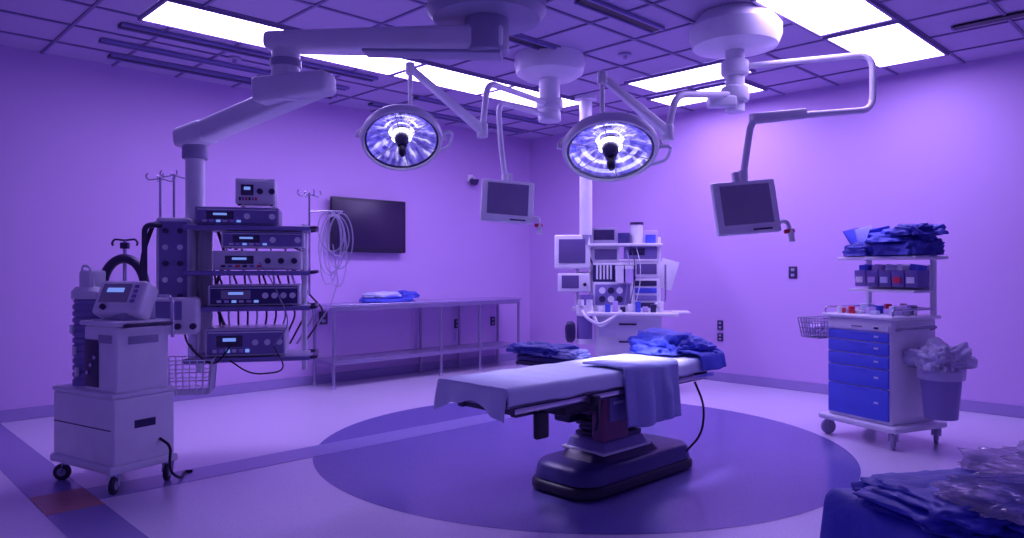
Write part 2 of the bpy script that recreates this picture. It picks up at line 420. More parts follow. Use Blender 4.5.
o = fin('sheet_end', bm, M_sheet, ot, ang=180); o.modifiers.new('s', 'SOLIDIFY').thickness = .006
box(ot, 'foot_hook', (-.78, -.27, .54), (.10, .04, .15), M_black, bev=.015)
cyl(ot, 'foot_hook_bar', (-.78, -.24, .62), (-.78, -.24, .50), .012, M_steel)
box(ot, 'clamp', (-.36, -.31, .61), (.06, .04, .09), M_black, bev=.008)
tube(ot, 'lever', [(-.36, -.33, .60), (-.42, -.38, .52), (-.44, -.38, .47)], .01, M_black)
tube(ot, 'cable', [(.72, -.31, .62), (.8, -.34, .45), (.78, -.33, .25), (.7, -.24, .12)], .008, M_black, fil=.15)
beam(ot, 'armboard_bar', (.38, .27, .65), (.34, .5, .66), .08, .03, M_steel, bev=.006)
box(ot, 'armboard', (.33, .62, .69), (.2, .62, .03), M_dark, rot=(0, 0, 8)); box(ot, 'armboard_pad', (.33, .62, .73), (.2, .62, .05), M_navy, rot=(0, 0, 8), bev=.02)
fd = emp('folded_drape', (.53, 4.76, 0), 44.3)
cloth(fd, 'drape', -.08, .50, [(-.335, .42), (-.31, .79), (.02, .79)], M_towel, nx=50, ny=60, wav=.022, wf=22, seed=6, hemvar=.05, thick=.012)
e = emp('blue_surgical_gown', (.53, 4.76, 0), 44.3)
blob(e, 'bundle', (.90, .07, .79), (.42, .46, .13), M_blue, seed=11, amp=.4, boxy=.75)
blob(e, 'sleeve', (1.0, -.12, .79), (.28, .32, .09), M_blue, seed=12, amp=.4, boxy=.75)
cloth(e, 'edge', .80, 1.12, [(-.32, .68), (-.30, .80), (0, .82)], M_blue, nx=30, ny=30, wav=.02, wf=18, seed=3)
e = emp('blue_drape_bundle', (.53, 4.76, 0), 44.3)
blob(e, 'bundle', (.33, .74, .76), (.28, .6, .08), M_blue2, seed=14, amp=.4)
blob(e, 'fold', (.32, .50, .76), (.24, .34, .06), M_towel, seed=15, amp=.35)

# ---------------- generic device ----------------
def device(name, loc, yaw, w, d, h, body=M_cream, front=M_mid, screen=True, knobs=2, seed=0):
    e = emp(name, loc, yaw)
    box(e, 'case', (0, 0, h/2+.01), (w, d, h), body, bev=.008)
    box(e, 'front_panel', (0, -d/2-.003, h/2+.01), (w*.95, .012, h*.86), front, bev=.004)
    if screen:
        box(e, 'display', (-w*.2, -d/2-.011, h*.60), (w*.32, .006, h*.42), M_screen if front != M_navy else M_screen2, bev=.002)
        box(e, 'readout', (-w*.2, -d/2-.015, h*.66), (w*.16, .003, h*.12), M_led, bev=0)
    for i in range(knobs):
        x = w*(.12+.3*i/max(1, knobs-1)) if knobs > 1 else w*.25
        cyl(e, 'knob', (x, -d/2-.03, h*.55), (x, -d/2, h*.55), min(.022, h*.2), M_white if front != M_cream else M_dark, seg=16)
    for i in range(6):
        box(e, 'button', (-w*.38+i*w*.08, -d/2-.011, h*.2+.01), (w*.05, .008, h*.12), (M_white, M_lilac, M_led)[i % 3] if front != M_cream else (M_dark, M_mid, M_red)[i % 3], bev=.001)
    box(e, 'trim_line', (0, -d/2-.012, h*.92), (w*.93, .004, h*.05), M_white, bev=.001)
    for sx in (-1, 1):
        for sy in (-1, 1): cyl(e, 'foot', (sx*w*.4, sy*d*.4, 0), (sx*w*.4, sy*d*.4, .012), .012, M_black, seg=10)
    return e

# ---------------- equipment boom + rack ----------------
bo = emp('equipment_boom', (0, 0, 0))
mc = Vector((-.17, 4.9, 0))
revolve(bo, 'ceiling_flange', [(.0, H), (.40, H), (.40, 3.12), (.36, 3.07), (.0, 3.07)], M_grey, Matrix.Translation(mc))
cyl(bo, 'hub', mc+Vector((0, 0, 2.84)), mc+Vector((0, 0, 3.08)), .15, M_grey, bev=.02)
beam(bo, 'upper_arm', mc+Vector((.12, 0, 2.93)), (-1.68, 5.0, 2.95), .26, .18, M_cream, .2, .12, bev=.04)
beam(bo, 'upper_arm_trim', mc+Vector((.10, -.004, 2.835)), (-1.0, 4.95, 2.865), .20, .03, M_grey, .16, .02, bev=.008)
cyl(bo, 'elbow_post', (-1.55, 5.0, 2.55), (-1.55, 5.0, 3.0), .095, M_cream, bev=.02)
cyl(bo, 'elbow_ring', (-1.55, 5.0, 2.78), (-1.55, 5.0, 2.83), .105, M_grey)
beam(bo, 'elbow_block', (-1.75, 5.05, 2.62), (-1.22, 4.93, 2.66), .24, .18, M_cream, .2, .15, bev=.04)
beam(bo, 'lower_arm', (-1.30, 4.96, 2.66), (-2.36, 5.55, 2.43), .17, .15, M_cream, .17, .15, bev=.03)
beam(bo, 'wrist_block', (-2.28, 5.5, 2.44), (-2.56, 5.64, 2.40), .2, .17, M_cream, .18, .15, bev=.04)
cyl(bo, 'drop_collar', (-2.43, 5.6, 2.24), (-2.43, 5.6, 2.36), .095, M_grey, bev=.01)
cyl(bo, 'drop_column', (-2.43, 5.6, 1.7), (-2.43, 5.6, 2.3), .07, M_cream)
def bl(x, y, z=0):
    a = radians(14); return Vector((-2.0+x*cos(a)-y*sin(a), 5.55+x*sin(a)+y*cos(a), z))
rk = emp('rack_frame', (-2.0, 5.55, 0), 14); rk.parent = bo
box(rk, 'service_head', (-.52, .08, 1.36), (.24, .28, .84), M_cream, bev=.025)
box(rk, 'service_panel', (-.52, -.065, 1.42), (.19, .01, .66), M_mid, bev=.004)
for i in range(5):
    for j in (-1, 1): cyl(rk, 'gas_port', (-.52+j*.05, -.09, 1.68-i*.12), (-.52+j*.05, -.06, 1.68-i*.12), .02, M_dark if (i+j) % 2 else M_white, seg=14)
shelves = [.74, 1.11, 1.37, 1.70]
for z in shelves:
    box(rk, 'shelf', (.02, 0, z), (.86, .50, .025), M_grey, bev=.008)
    box(rk, 'shelf_edge', (.02, -.25, z), (.88, .03, .035), M_mid, bev=.012)
    tube(rk, 'shelf_handle', [(.42, -.24, z), (.50, -.26, z+.01), (.50, .18, z+.01), (.42, .2, z)], .014, M_dark)
for x in (-.38, .40):
    cyl(rk, 'post', (x, .2, .60), (x, .2, 1.76), .022, M_cream)
box(rk, 'back_post', (-.34, .22, 1.22), (.10, .06, 1.1), M_cream)
tube(rk, 'push_handle', [(-.60, -.06, 1.72), (-.70, -.12, 1.72), (-.70, -.12, 1.0), (-.60, -.06, 1.0)], .02, M_dark, fil=.08)
tube(rk, 'hose', [(-.6, .1, 1.7), (-.68, .1, 1.76), (-.76, .05, 1.5), (-.74, .03, 1.1), (-.6, .0, .95)], .016, M_black, fil=.15)
def ivpole(p, x, y, z0, z1, name='iv_pole'):
    cyl(p, name, (x, y, z0), (x, y, z1), .009, M_steel, seg=10)
    for a in range(4):
        ca, sa = cos(a*pi/2+.4), sin(a*pi/2+.4)
        tube(p, name+'_hook', [(x, y, z1-.01), (x+ca*.08, y+sa*.08, z1-.03), (x+ca*.1, y+sa*.1, z1), (x+ca*.085, y+sa*.085, z1+.02)], .005, M_steel, fil=.02, seg=6)
ivpole(rk, -.55, .12, 1.7, 2.12); ivpole(rk, .44, .1, 1.2, 2.0); ivpole(rk, -.62, .0, 1.72, 2.08)
tube(rk, 'cable_bundle', [(-.25, .2, 1.7), (-.2, .3, 1.5), (-.3, .28, 1.2), (-.2, .3, .9), (.1, .26, .78)], .014, M_black, fil=.1)
for i in range(14):
    x = -.36+i*.055
    tube(rk, 'cable', [(x, .22, 1.36+.3*(i % 2)), (x+.03, .3, 1.25), (x-.05+.02*i, .29, 1.05), (x+.04, .25, .8)], .008, M_black if i % 3 else M_grey, fil=.08, seg=6)
tube(rk, 'front_cable', [(.1, -.28, 1.45), (.2, -.33, 1.3), (.32, -.3, 1.0), (.2, -.29, .84)], .005, M_grey, fil=.1, seg=6)
tube(rk, 'front_cable2', [(-.1, -.28, .84), (-.2, -.34, .7), (-.38, -.3, .85), (-.45, -.1, 1.0)], .007, M_black, fil=.1, seg=6)
tube(rk, 'front_cable3', [(.2, -.28, .84), (.3, -.34, .66), (.05, -.34, .64), (-.1, -.28, .74)], .006, M_black, fil=.1, seg=6)
box(rk, 'keyboard_bracket', (-.36, -.22, .92), (.05, .1, .3), M_steel)
box(rk, 'suction_regulator', (-.46, -.30, 1.07), (.32, .14, .26), M_white, bev=.03)
box(rk, 'regulator_face', (-.49, -.375, 1.11), (.17, .008, .13), M_mid, bev=.003)
for j in (-1, 1): cyl(rk, 'regulator_knob', (-.38+j*.05, -.40, 1.0), (-.38+j*.05, -.36, 1.0), .022, M_dark, seg=16)
basket(rk, 'wire_basket', -.40, -.24, .52, .76, .38, .28, M_cream, tap=.9, n=8, r=.004)
box(rk, 'basket_bracket', (-.36, -.06, .74), (.06, .16, .03), M_steel)
cbm = []
for i in range(7):
    cxx = .60+.08*random.random(); rz = .16+.14*random.random(); rx = .05+.06*random.random(); cy = .18+.02*i; zt = 1.88-.06*random.random(); tl = .06*(random.random()-.5)
    cbm.append([(cxx+rx*sin(t*2*pi/24)+tl*cos(t*2*pi/24), cy+.03*sin(t*.5), zt-rz+rz*cos(t*2*pi/24)) for t in range(25)])
cbm.append([(.62, .2, 1.6), (.66, .2, 1.3), (.60, .2, 1.1), (.5, .2, .95)])
wires(rk, 'coiled_tubing', cbm, .006, M_plastic, seg=8)
tube(rk, 'tubing_hanger', [(.44, .1, 1.85), (.56, .25, 1.87), (.7, .3, 1.87)], .008, M_steel)
def dv(name, x, z, w, h, body, front, seed, y=0, d=.42, **k):
    device(name, bl(x, y, z+.013), 14, w, d, h, body, front, seed=seed, **k)
dv('video_processor', -.06, 1.70, .58, .13, M_grey, M_mid, 1)
dv('image_printer', .06, 1.858, .28, .19, M_white, M_cream, 2, d=.3)
dv('insufflator', .08, 1.37, .62, .14, M_white, M_cream, 3, knobs=3)
dv('light_source', .12, 1.535, .58, .12, M_white, M_mid, 4)
dv('camera_control_unit', .06, 1.11, .64, .15, M_white, M_navy, 5, knobs=4)
dv('electrosurgical_generator', .0, .74, .56, .20, M_white, M_mid, 6, knobs=3)

# ---------------- left floor cart ----------------
lc = emp('smoke_evacuator_cart', (-2.60, 4.82, 0), -31.5)
box(lc, 'base_frame', (-.05, 0, .155), (.72, .46, .05), M_cream, bev=.015)
box(lc, 'lower_cabinet', (-.05, 0, .385), (.70, .42, .42), M_white, bev=.02)
box(lc, 'lower_seam', (-.05, -.212, .40), (.66, .004, .006), M_dark, bev=0)
box(lc, 'lower_grille', (.302, 0, .42), (.004, .14, .05), M_dark, bev=0)
box(lc, 'lower_step', (-.05, 0, .61), (.71, .43, .03), M_cream, bev=.01)
for sx in (-.34, .26):
    for sy in (-.18, .18): caster(lc, 'caster', sx, sy, .055, M_black, .13, 150*sx)
box(lc, 'upper_cabinet', (.10, .0, .83), (.36, .36, .42), M_white, bev=.02)
box(lc, 'front_recess', (.02, -.184, .80), (.15, .01, .30), M_dark, bev=.003)
box(lc, 'label_strip', (.17, -.184, .96), (.14, .008, .05), M_grey, bev=.002)
box(lc, 'side_vent', (.284, 0, .95), (.008, .2, .05), M_grey, bev=.002)
for i in range(3): cyl(lc, 'port', (-.01+i*.04, -.2, .74+.05*i), (-.01+i*.04, -.18, .74+.05*i), .014, M_steel, seg=12)
box(lc, 'top_tray', (.10, 0, 1.055), (.40, .40, .03), M_cream, bev=.01)
box(lc, 'console_foot', (.10, .02, 1.09), (.24, .22, .06), M_grey, bev=.015)
cs = emp('console', (.10, -.02, 1.20), rot=(radians(-28), 0, radians(22))); cs.parent = lc
box(cs, 'console_body', (0, .02, 0), (.34, .15, .24), M_white, bev=.03)
box(cs, 'console_screen', (-.03, -.058, .02), (.20, .008, .13), M_screen2, bev=.002)
box(cs, 'console_readout', (-.03, -.063, .04), (.12, .003, .03), M_led, bev=0)
for i in range(4): box(cs, 'console_key', (.11, -.058, .07-.035*i), (.03, .008, .022), M_mid, bev=.002)
cyl(cs, 'console_knob', (-.08, -.075, -.08), (-.08, -.05, -.08), .018, M_dark, seg=16)
tube(lc, 'handle', [(-.10, .19, .95), (-.10, .19, 1.22), (.3, .19, 1.22), (.3, .19, .95)], .012, M_steel)
tube(lc, 'side_handle', [(.28, -.12, 1.04), (.36, -.16, 1.05), (.36, .16, 1.05), (.28, .14, 1.04)], .014, M_dark)
cprof = [(0, .62), (.10, .62)]
for i in range(12):
    z = .64+i*.045; cprof += [(.10, z), (.10, z+.025), (.09, z+.03), (.09, z+.04)]
cprof += [(.098, 1.19), (.07, 1.21), (0, 1.21)]
CX = -.27
revolve(lc, 'canister', cprof, M_mid, Matrix.Translation((CX, -.04, 0)))
revolve(lc, 'canister_cap', [(0, 1.20), (.108, 1.20), (.108, 1.25), (.08, 1.28), (0, 1.28)], M_cream, Matrix.Translation((CX, -.04, 0)))
box(lc, 'canister_bracket', (CX+.1, .12, .95), (.12, .08, .66), M_cream)
box(lc, 'cap_block', (CX, -.02, 1.33), (.13, .12, .12), M_cream, bev=.015)
tube(lc, 'cap_tube', [(CX-.04, -.06, 1.36), (CX-.05, -.06, 1.42), (CX+.05, -.06, 1.42), (CX+.07, -.04, 1.2), (CX+.12, .02, 1.05)], .01, M_cream, fil=.05)
for i in range(3): box(lc, 'canister_clip', (CX-.02+.03*i, -.145, 1.0-.14*i), (.03, .02, .06), M_white)
tube(lc, 'power_cord', [(.3, .1, .3), (.36, .14, .25), (.40, .1, .1), (.34, .22, .012), (.2, .35, .012), (.24, .38, .012)], .009, M_black, fil=.1)
iv = emp('iv_stand', (-2.98, 5.62, 0))
cyl(iv, 'pole', (0, 0, .1), (0, 0, 1.62), .015, M_steel)
for a in range(5):
    ca, sa = cos(a*2*pi/5), sin(a*2*pi/5)
    tube(iv, 'foot', [(0, 0, .16), (ca*.1, sa*.1, .12), (ca*.22, sa*.22, .07)], .013, M_steel)
    cyl(iv, 'castor', (ca*.22-.01, sa*.22, .03), (ca*.22+.01, sa*.22, .03), .03, M_black)
for s in (-1, 1): tube(iv, 'hook', [(0, 0, 1.62), (s*.08, 0, 1.63), (s*.1, 0, 1.60), (s*.09, 0, 1.58)], .008, M_dark, fil=.02)
box(iv, 'clamp', (0, 0, 1.58), (.06, .04, .05), M_dark)
pts = [(-.16*cos(t*pi/16)+.02, -.05, 1.26+.22*sin(t*pi/16)) for t in range(17)]
pts = [(-.15, -.05, 1.0)]+pts+[(.18, -.05, 1.12), (.12, -.05, 1.0)]
tube(iv, 'corrugated_hose', pts, .036, M_dark, fil=.02)

# ---------------- surgical lamps & arms ----------------
def orient(n):
    z = -Vector(n).normalized(); return z.to_track_quat('Z', 'Y').to_matrix().to_4x4()
def surgical_lamp(cpos, n, R, top, pts, name='surgical_lamp'):
    e = emp(name, (0, 0, 0)); Mx = Matrix.Translation(cpos) @ orient(n)
    revolve(e, 'housing', [(R*.97, -.01), (R*1.02, .0), (R*1.03, .03), (R*.98, .055), (R*.75, .10), (R*.4, .13), (0, .14)], M_cream, Mx, 64)
    revolve(e, 'rim', [(R*.93, -.012), (R*.95, -.03), (R*1.0, -.028), (R*1.035, -.005), (R*1.035, .02), (R*.97, .03), (R*.93, -.012)], M_cream, Mx, 64)
    prof = [(R*.94, -.008)]
    for i in range(1, 8):
        t = i/8; prof.append((R*.94*(1-t)+.04*t, -.008+.075*sin(t*pi/2)+(.006 if i % 2 else 0)))
    revolve(e, 'reflector', prof, M_refl, Mx, 32, flat=True, bake=False)
    revolve(e, 'reflector_ring', [(R*.88, -.012), (R*.93, -.016), (R*.94, -.008), (R*.88, -.012)], M_dark, Mx, 48)
    revolve(e, 'centre_hub', [(R*.18, .08), (R*.18, -.015), (R*.13, -.05), (R*.11, -.07), (0, -.07)], M_dark, Mx, 32)
    revolve(e, 'sterile_handle', [(.022, -.06), (.022, -.09), (.028, -.10), (.026, -.15), (.015, -.17), (0, -.172)], M_black, Mx, 20)
    revolve(e, 'halogen_bulb', [(R*.24, .052), (R*.26, .03), (R*.24, .02), (R*.20, .02)], M_bulb, Mx, 32)
    for a in range(6):
        c_, s_ = cos(a*pi/3+.3), sin(a*pi/3+.3)
        p1 = Mx @ Vector((c_*R*.18, s_*R*.18, -.005)); p2 = Mx @ Vector((c_*R*.93, s_*R*.93, -.015))
        cyl(e, 'spoke', p1, p2, .004, M_steel, seg=8)
    arc = [Mx @ Vector((cos(t*pi/14)*(R*1.12), .0+sin(t*pi/14)*.02, .02+sin(t*pi/14)*.17)) for t in range(15)]
    tube(e, 'yoke', [Mx @ Vector((R*1.0, 0, .02))]+arc+[Mx @ Vector((-R*1.0, 0, .02))], .013, M_cream, fil=.0)
    back = Mx @ Vector((0, .02, .19)); cyl(e, 'yoke_hub', Mx @ Vector((0, 0, .12)), Mx @ Vector((0, .02, .22)), .035, M_cream)
    inv = Mx.to_3x3().inverted()
    rx = inv @ Vector((1, 0, 0)); rx.z = 0; rx.normalize()
    dn = inv @ Vector((0, 0, -1)); dn.z = 0; dn.normalize()
    tube(e, 'side_handle', [Mx @ (rx*R*1.0+Vector((0, 0, .03))), Mx @ (rx*R*1.32+Vector((0, 0, .05))), Mx @ (rx*R*1.28+dn*.16+Vector((0, 0, .05))), Mx @ (rx*R*.80+dn*R*.62+Vector((0, 0, .03)))], .012, M_cream, fil=.06)
    tube(e, 'stub', [back, Vector((top[0], top[1], back.z+.05)), Vector(top)], .017, M_cream, fil=.08)
    cyl(e, 'stub_joint', Vector(top)-Vector((0, 0, .05)), Vector(top)+Vector((0, 0, .04)), .035, M_cream, bev=.01)
    beam(e, 'spring_arm', top, pts[0], .05, .05, M_cream, .07, .07, bev=.015)
    cyl(e, 'arm_joint', Vector(pts[0])-Vector((0, 0, .06)), Vector(pts[0])+Vector((0, 0, .06)), .045, M_cream, bev=.012)
    tube(e, 'radial_arm', pts, .026, M_cream, fil=.12, seg=14)
    return e
mA = Vector((.36, 7.0, 0)); mB = Vector((1.79, 5.86, 0))
surgical_lamp(Vector((-.80, 5.3, 2.34)), (.12, -.62, -.78), .285, (-.76, 5.45, 2.90), [(-.24, 5.9, 2.52), (-.20, 5.95, 2.92), (mA.x, mA.y, 2.98)])
surgical_lamp(Vector((.66, 4.9, 2.20)), (-.03, -.52, -.85), .312, (.62, 5.02, 2.72), [(1.13, 5.3, 2.39), (1.20, 5.35, 2.68), (mB.x, mB.y, 2.80)])
mtA = emp('ceiling_mount_dome', (mA.x, mA.y, 0))
revolve(mtA, 'flange', [(0, H), (.33, H), (.34, 3.36), (.32, 3.27), (.24, 3.22), (0, 3.22)], M_cream)
cyl(mtA, 'neck', (0, 0, 2.90), (0, 0, 3.24), .10, M_cream, bev=.01); cyl(mtA, 'hub', (0, 0, 2.93), (0, 0, 3.03), .13, M_cream, bev=.02)
cyl(mtA, 'hub_low', (0, 0, 2.81), (0, 0, 2.91), .11, M_cream, bev=.02)
mtB = emp('ceiling_mount_dome', (mB.x, mB.y, 0))
revolve(mtB, 'flange', [(0, H), (.27, H), (.36, 3.33), (.36, 3.26), (.33, 3.18), (.2, 3.15), (0, 3.15)], M_cream)
cyl(mtB, 'neck', (0, 0, 2.66), (0, 0, 3.18), .075, M_cream)
cyl(mtB, 'hub', (0, 0, 2.95), (0, 0, 3.07), .11, M_cream, bev=.02); cyl(mtB, 'hub_low', (0, 0, 2.74), (0, 0, 2.86), .11, M_cream, bev=.02)
box(mtB, 'brake_housing', (-.12, -.05, 2.73), (.22, .12, .09), M_cream, bev=.02)

def arm_monitor(c, roll, pitch, yaw, path, w=.46, h=.37):
    e = emp('surgical_monitor', (0, 0, 0))
    tube(e, 'support_arm', path, .024, M_cream, fil=.12, seg=14)
    s = emp('screen_head', c, rot=(radians(pitch), radians(roll), radians(yaw))); s.parent = e
    box(s, 'housing', (0, 0, 0), (w, .05, h), M_white, bev=.015)
    box(s, 'back_cover', (0, .04, 0), (w*.7, .05, h*.7), M_grey, bev=.02)
    box(s, 'screen', (0, -.027, .018), (w*.78, .006, h*.74), M_screen2, bev=.002)
    box(s, 'button_strip', (w*.2, -.027, -h*.43), (w*.3, .006, .012), M_dark, bev=.001)
    box(s, 'mount_bracket', (0, .05, h*.5), (.08, .05, .16), M_cream, bev=.01)
    tube(s, 'handle', [(w*.4, .03, -h*.35), (w*.60, -.02, -h*.30), (w*.62, -.03, -h*.55)], .014, M_white, fil=.04)
    cyl(s, 'handle_grip', (w*.62, -.03, -h*.72), (w*.62, -.03, -h*.5), .02, M_white, seg=14)
    box(s, 'handle_lever', (w*.60, -.03, -h*.52), (.07, .03, .028), M_red, bev=.006)
    p = Vector(path[-1]); cyl(e, 'swivel', p-Vector((0, 0, .05)), p+Vector((0, 0, .03)), .032, M_cream, bev=.008)
    return e
arm_monitor((-.04, 6.3, 1.98), 4, -8, 10, [(mA.x, mA.y, 2.86), (-.12, 6.38, 2.86), (-.10, 6.36, 2.5), (-.06, 6.36, 2.19)])
o_ = arm_monitor((1.60, 5.0, 1.82), -5, -8, 6, [(mB.x, mB.y, 3.02), (2.72, 5.5, 3.02), (2.72, 5.5, 2.60), (1.66, 5.06, 2.44), (1.63, 5.05, 2.26), (1.60, 5.05, 2.05)], w=.45, h=.37)
beam(o_, 'arm_sleeve', (2.1, 5.243, 2.515), (1.66, 5.06, 2.44), .07, .075, M_cream, bev=.015)

# ---------------- gas column ----------------
gc = emp('ceiling_gas_column', (.87, 8.6, 0))
cyl(gc, 'shaft', (0, 0, 1.75), (0, 0, H), .075, M_white); cyl(gc, 'collar', (0, 0, H-.05), (0, 0, H), .13, M_cream)
cyl(gc, 'gas_head', (0, 0, 1.68), (0, 0, 1.80), .085, M_grey)
for i in range(3): tube(gc, 'gas_hose', [(.03*(i-1), 0, 1.7), (.05*i, -.05, 1.5), (.12+.05*i, .05, 1.3), (.25, .1, 1.2)], .01, (M_white, M_dark, M_cream)[i], fil=.1)

# ---------------- anesthesia machine ----------------
am = emp('anesthesia_machine', (1.28, 8.55, 0), -8)
box(am, 'base', (0, 0, .14), (.92, .66, .10), M_dark, bev=.03)
for sx in (-.36, .36):
    for sy in (-.26, .26): caster(am, 'caster', sx, sy, .05, M_black, .11)
box(am, 'drawer_cabinet', (.07, .05, .53), (.76, .52, .66), M_white, bev=.015)
for i in range(3):
    box(am, 'drawer', (.07, -.215, .32+i*.2), (.66, .012, .17), M_cream, bev=.005); box(am, 'drawer_pull', (.07, -.228, .37+i*.2), (.2, .014, .02), M_dark)
box(am, 'work_surface', (.12, -.10, .89), (1.02, .60, .04), M_white, bev=.012)
box(am, 'ventilator_box', (-.10, .10, 1.08), (.46, .34, .34), M_white, bev=.012)
box(am, 'ventilator_panel', (-.10, -.075, 1.10), (.40, .01, .24), M_mid, bev=.003)
for i in range(3):
    for j in range(2): cyl(am, 'gauge', (-.22+i*.1, -.09, 1.05+j*.1), (-.22+i*.1, -.075, 1.05+j*.1), .038, M_white if (i+j) % 2 else M_dark, seg=18)
box(am, 'flowmeter_bank', (-.08, .10, 1.36), (.50, .30, .22), M_navy, bev=.01)
box(am, 'flowmeter_frame', (-.08, -.055, 1.46), (.50, .02, .03), M_white, bev=.004)
box(am, 'side_module', (.28, .12, 1.10), (.32, .34, .38), M_white, bev=.012)
for i in range(4): box(am, 'side_module_slot', (.28, -.055, .98+i*.085), (.25, .01, .06), (M_dark, M_mid, M_blue, M_dark)[i], bev=.003)
box(am, 'patient_monitor', (.29, .06, 1.395), (.30, .22, .19), M_white, bev=.015); box(am, 'patient_monitor_screen', (.29, -.052, 1.40), (.23, .006, .12), M_screen2, bev=.002)
for i in range(5): cyl(am, 'flow_tube', (-.28+i*.04, -.07, 1.28), (-.28+i*.04, -.07, 1.45), .012, M_white, seg=10)
for i in range(2):
    cyl(am, 'vaporizer', (-.02+i*.11, -.11, 1.24), (-.02+i*.11, -.11, 1.40), .048, (M_white, M_lilac)[i]); cyl(am, 'vaporizer_dial', (-.02+i*.11, -.11, 1.40), (-.02+i*.11, -.11, 1.44), .052, M_white)
for x in (-.36, .44): box(am, 'upright', (x, .2, 1.34), (.05, .06, .88), M_white)
box(am, 'top_shelf', (.04, .10, 1.68), (.86, .42, .035), M_white, bev=.01)
box(am, 'mid_shelf', (.2, .12, 1.50), (.46, .36, .025), M_white, bev=.006)
box(am, 'monitor_box', (-.20, .12, 1.79), (.30, .28, .19), M_grey, bev=.012); box(am, 'monitor_box_screen', (-.20, -.022, 1.80), (.24, .008, .12), M_screen)
box(am, 'recorder', (.03, .12, 1.76), (.14, .26, .13), M_navy, bev=.01)
cyl(am, 'top_canister', (.18, .1, 1.69), (.18, .1, 1.92), .075, M_white); cyl(am, 'top_canister_lid', (.18, .1, 1.92), (.18, .1, 1.95), .08, M_dark)
cyl(am, 'top_jar', (.34, .06, 1.69), (.34, .06, 1.80), .06, M_blue)
box(am, 'glove_box', (.32, .2, 1.78), (.22, .1, .16), M_lilac)
box(am, 'gas_module', (.22, .10, 1.59), (.38, .30, .14), M_mid, bev=.01); box(am, 'gas_module_screen', (.18, -.055, 1.60), (.18, .006, .08), M_screen)
box(am, 'left_module', (-.18, .10, 1.57), (.32, .28, .18), M_cream, bev=.01); box(am, 'left_module_face', (-.18, -.045, 1.57), (.26, .006, .12), M_screen2)
for i in range(9):
    box(am, 'shelf_item', (-.24+i*.085, -.20-.05*(i % 2), .91+(.06+.03*(i % 3))/2), (.06, .08, .06+.03*(i % 3)), (M_white, M_blue, M_lilac, M_dark)[i % 4], bev=.004)
tube(am, 'monitor_arm', [(-.3, .15, 1.35), (-.48, .05, 1.35), (-.52, 0, 1.35)], .02, M_cream)
cyl(am, 'monitor_post', (-.52, .02, .95), (-.52, .02, 1.62), .022, M_cream)
box(am, 'main_monitor', (-.57, -.06, 1.60), (.42, .07, .40), M_white, rot=(-4, 0, 0), bev=.02); box(am, 'main_screen', (-.57, -.10, 1.61), (.31, .006, .28), M_screen2, rot=(-4, 0, 0), bev=.002)
box(am, 'vent_monitor', (-.55, -.06, 1.24), (.38, .10, .22), M_white, bev=.02); box(am, 'vent_screen', (-.59, -.115, 1.25), (.20, .006, .15), M_screen2, bev=.002)
cyl(am, 'vent_knob', (-.42, -.14, 1.22), (-.42, -.11, 1.22), .02, M_dark)
box(am, 'post_foot', (-.50, .02, .93), (.14, .2, .05), M_cream)
cyl(am, 'co2_absorber', (-.42, -.2, .60), (-.42, -.2, .86), .09, M_bin); cyl(am, 'absorber_head', (-.42, -.2, .86), (-.42, -.2, .98), .10, M_white, bev=.01)
cyl(am, 'absorber_base', (-.42, -.2, .54), (-.42, -.2, .60), .095, M_white)
cyl(am, 'bellows', (-.40, -.12, .98), (-.40, -.12, 1.1), .08, M_bin)
cyl(am, 'valve_dome', (-.46, -.28, .98), (-.46, -.28, 1.05), .035, M_white); cyl(am, 'valve_dome2', (-.36, -.28, .98), (-.36, -.28, 1.05), .035, M_white)
for k in range(2):
    tube(am, 'breathing_hose', [(-.44+k*.1, -.30, .92), (-.40+k*.1, -.40, .86), (-.25, -.42, .76-.03*k), (-.1, -.40, .85), (0, -.36, .93)], .018, M_white, fil=.12)
blob(am, 'reservoir_bag', (-.58, -.25, .68), (.12, .12, .12), M_dark, seed=22, amp=.1, flat=False)
for i in range(3):
    x = .05+.06*i
    tube(am, 'monitor_cable', [(x, -.05, 1.66), (x+.05, -.16, 1.45), (x+.02+.01*(i % 3), -.14, 1.2), (x-.02, -.12, .95)], .005, (M_grey, M_dark, M_cream)[i % 3], fil=.1, seg=6)
box(am, 'paper_chart', (.52, -.04, 1.34), (.20, .006, .34), M_white, rot=(0, 16, 0), bev=.001)
tube(am, 'side_rail', [(.38, -.1, 1.0), (.5, -.1, 1.0), (.5, -.1, 1.45)], .012, M_steel)
box(am, 'side_table', (.66, -.12, .91), (.2, .4, .02), M_white, bev=.005)

# ---------------- blue supply cart ----------------
SCY = -65.2
sc = emp('medical_supply_cart', (3.05, 6.04, 0), SCY)
box(sc, 'bumper_base', (0, 0, .155), (.74, .62, .05), M_cream, bev=.02)
for sx in (-.31, .31):
    for sy in (-.25, .25): caster(sc, 'caster', sx, sy, .062, M_grey, .135, 30 if sx > 0 else -20)
box(sc, 'cabinet', (0, 0, .59), (.60, .52, .82), M_white, bev=.012)
zz = .205
for i, hh in enumerate((.25, .15, .10, .10, .08, .05)):
    m = M_drawer if i < 5 else M_white
    box(sc, 'drawer', (0, -.268, zz+hh/2), (.57, .022, hh-.006), m, bev=.005)
    box(sc, 'drawer_pull', (0, -.281, zz+hh-.016), (.20 if i < 5 else .1, .008, .007), M_blue if i < 5 else M_dark, bev=.002)
    box(sc, 'drawer_label', (.18, -.2805, zz+hh*.55), (.04, .003, .016), M_sheet if i < 5 else M_dark, bev=.0005)
    zz += hh+.004
box(sc, 'work_top', (0, -.01, 1.015), (.68, .58, .03), M_white, bev=.012)
tube(sc, 'top_rail', [(-.32, -.27, 1.03), (-.32, -.27, 1.08), (-.32, .27, 1.08), (.32, .27, 1.08), (.32, -.27, 1.08), (.32, -.27, 1.03)], .008, M_steel)
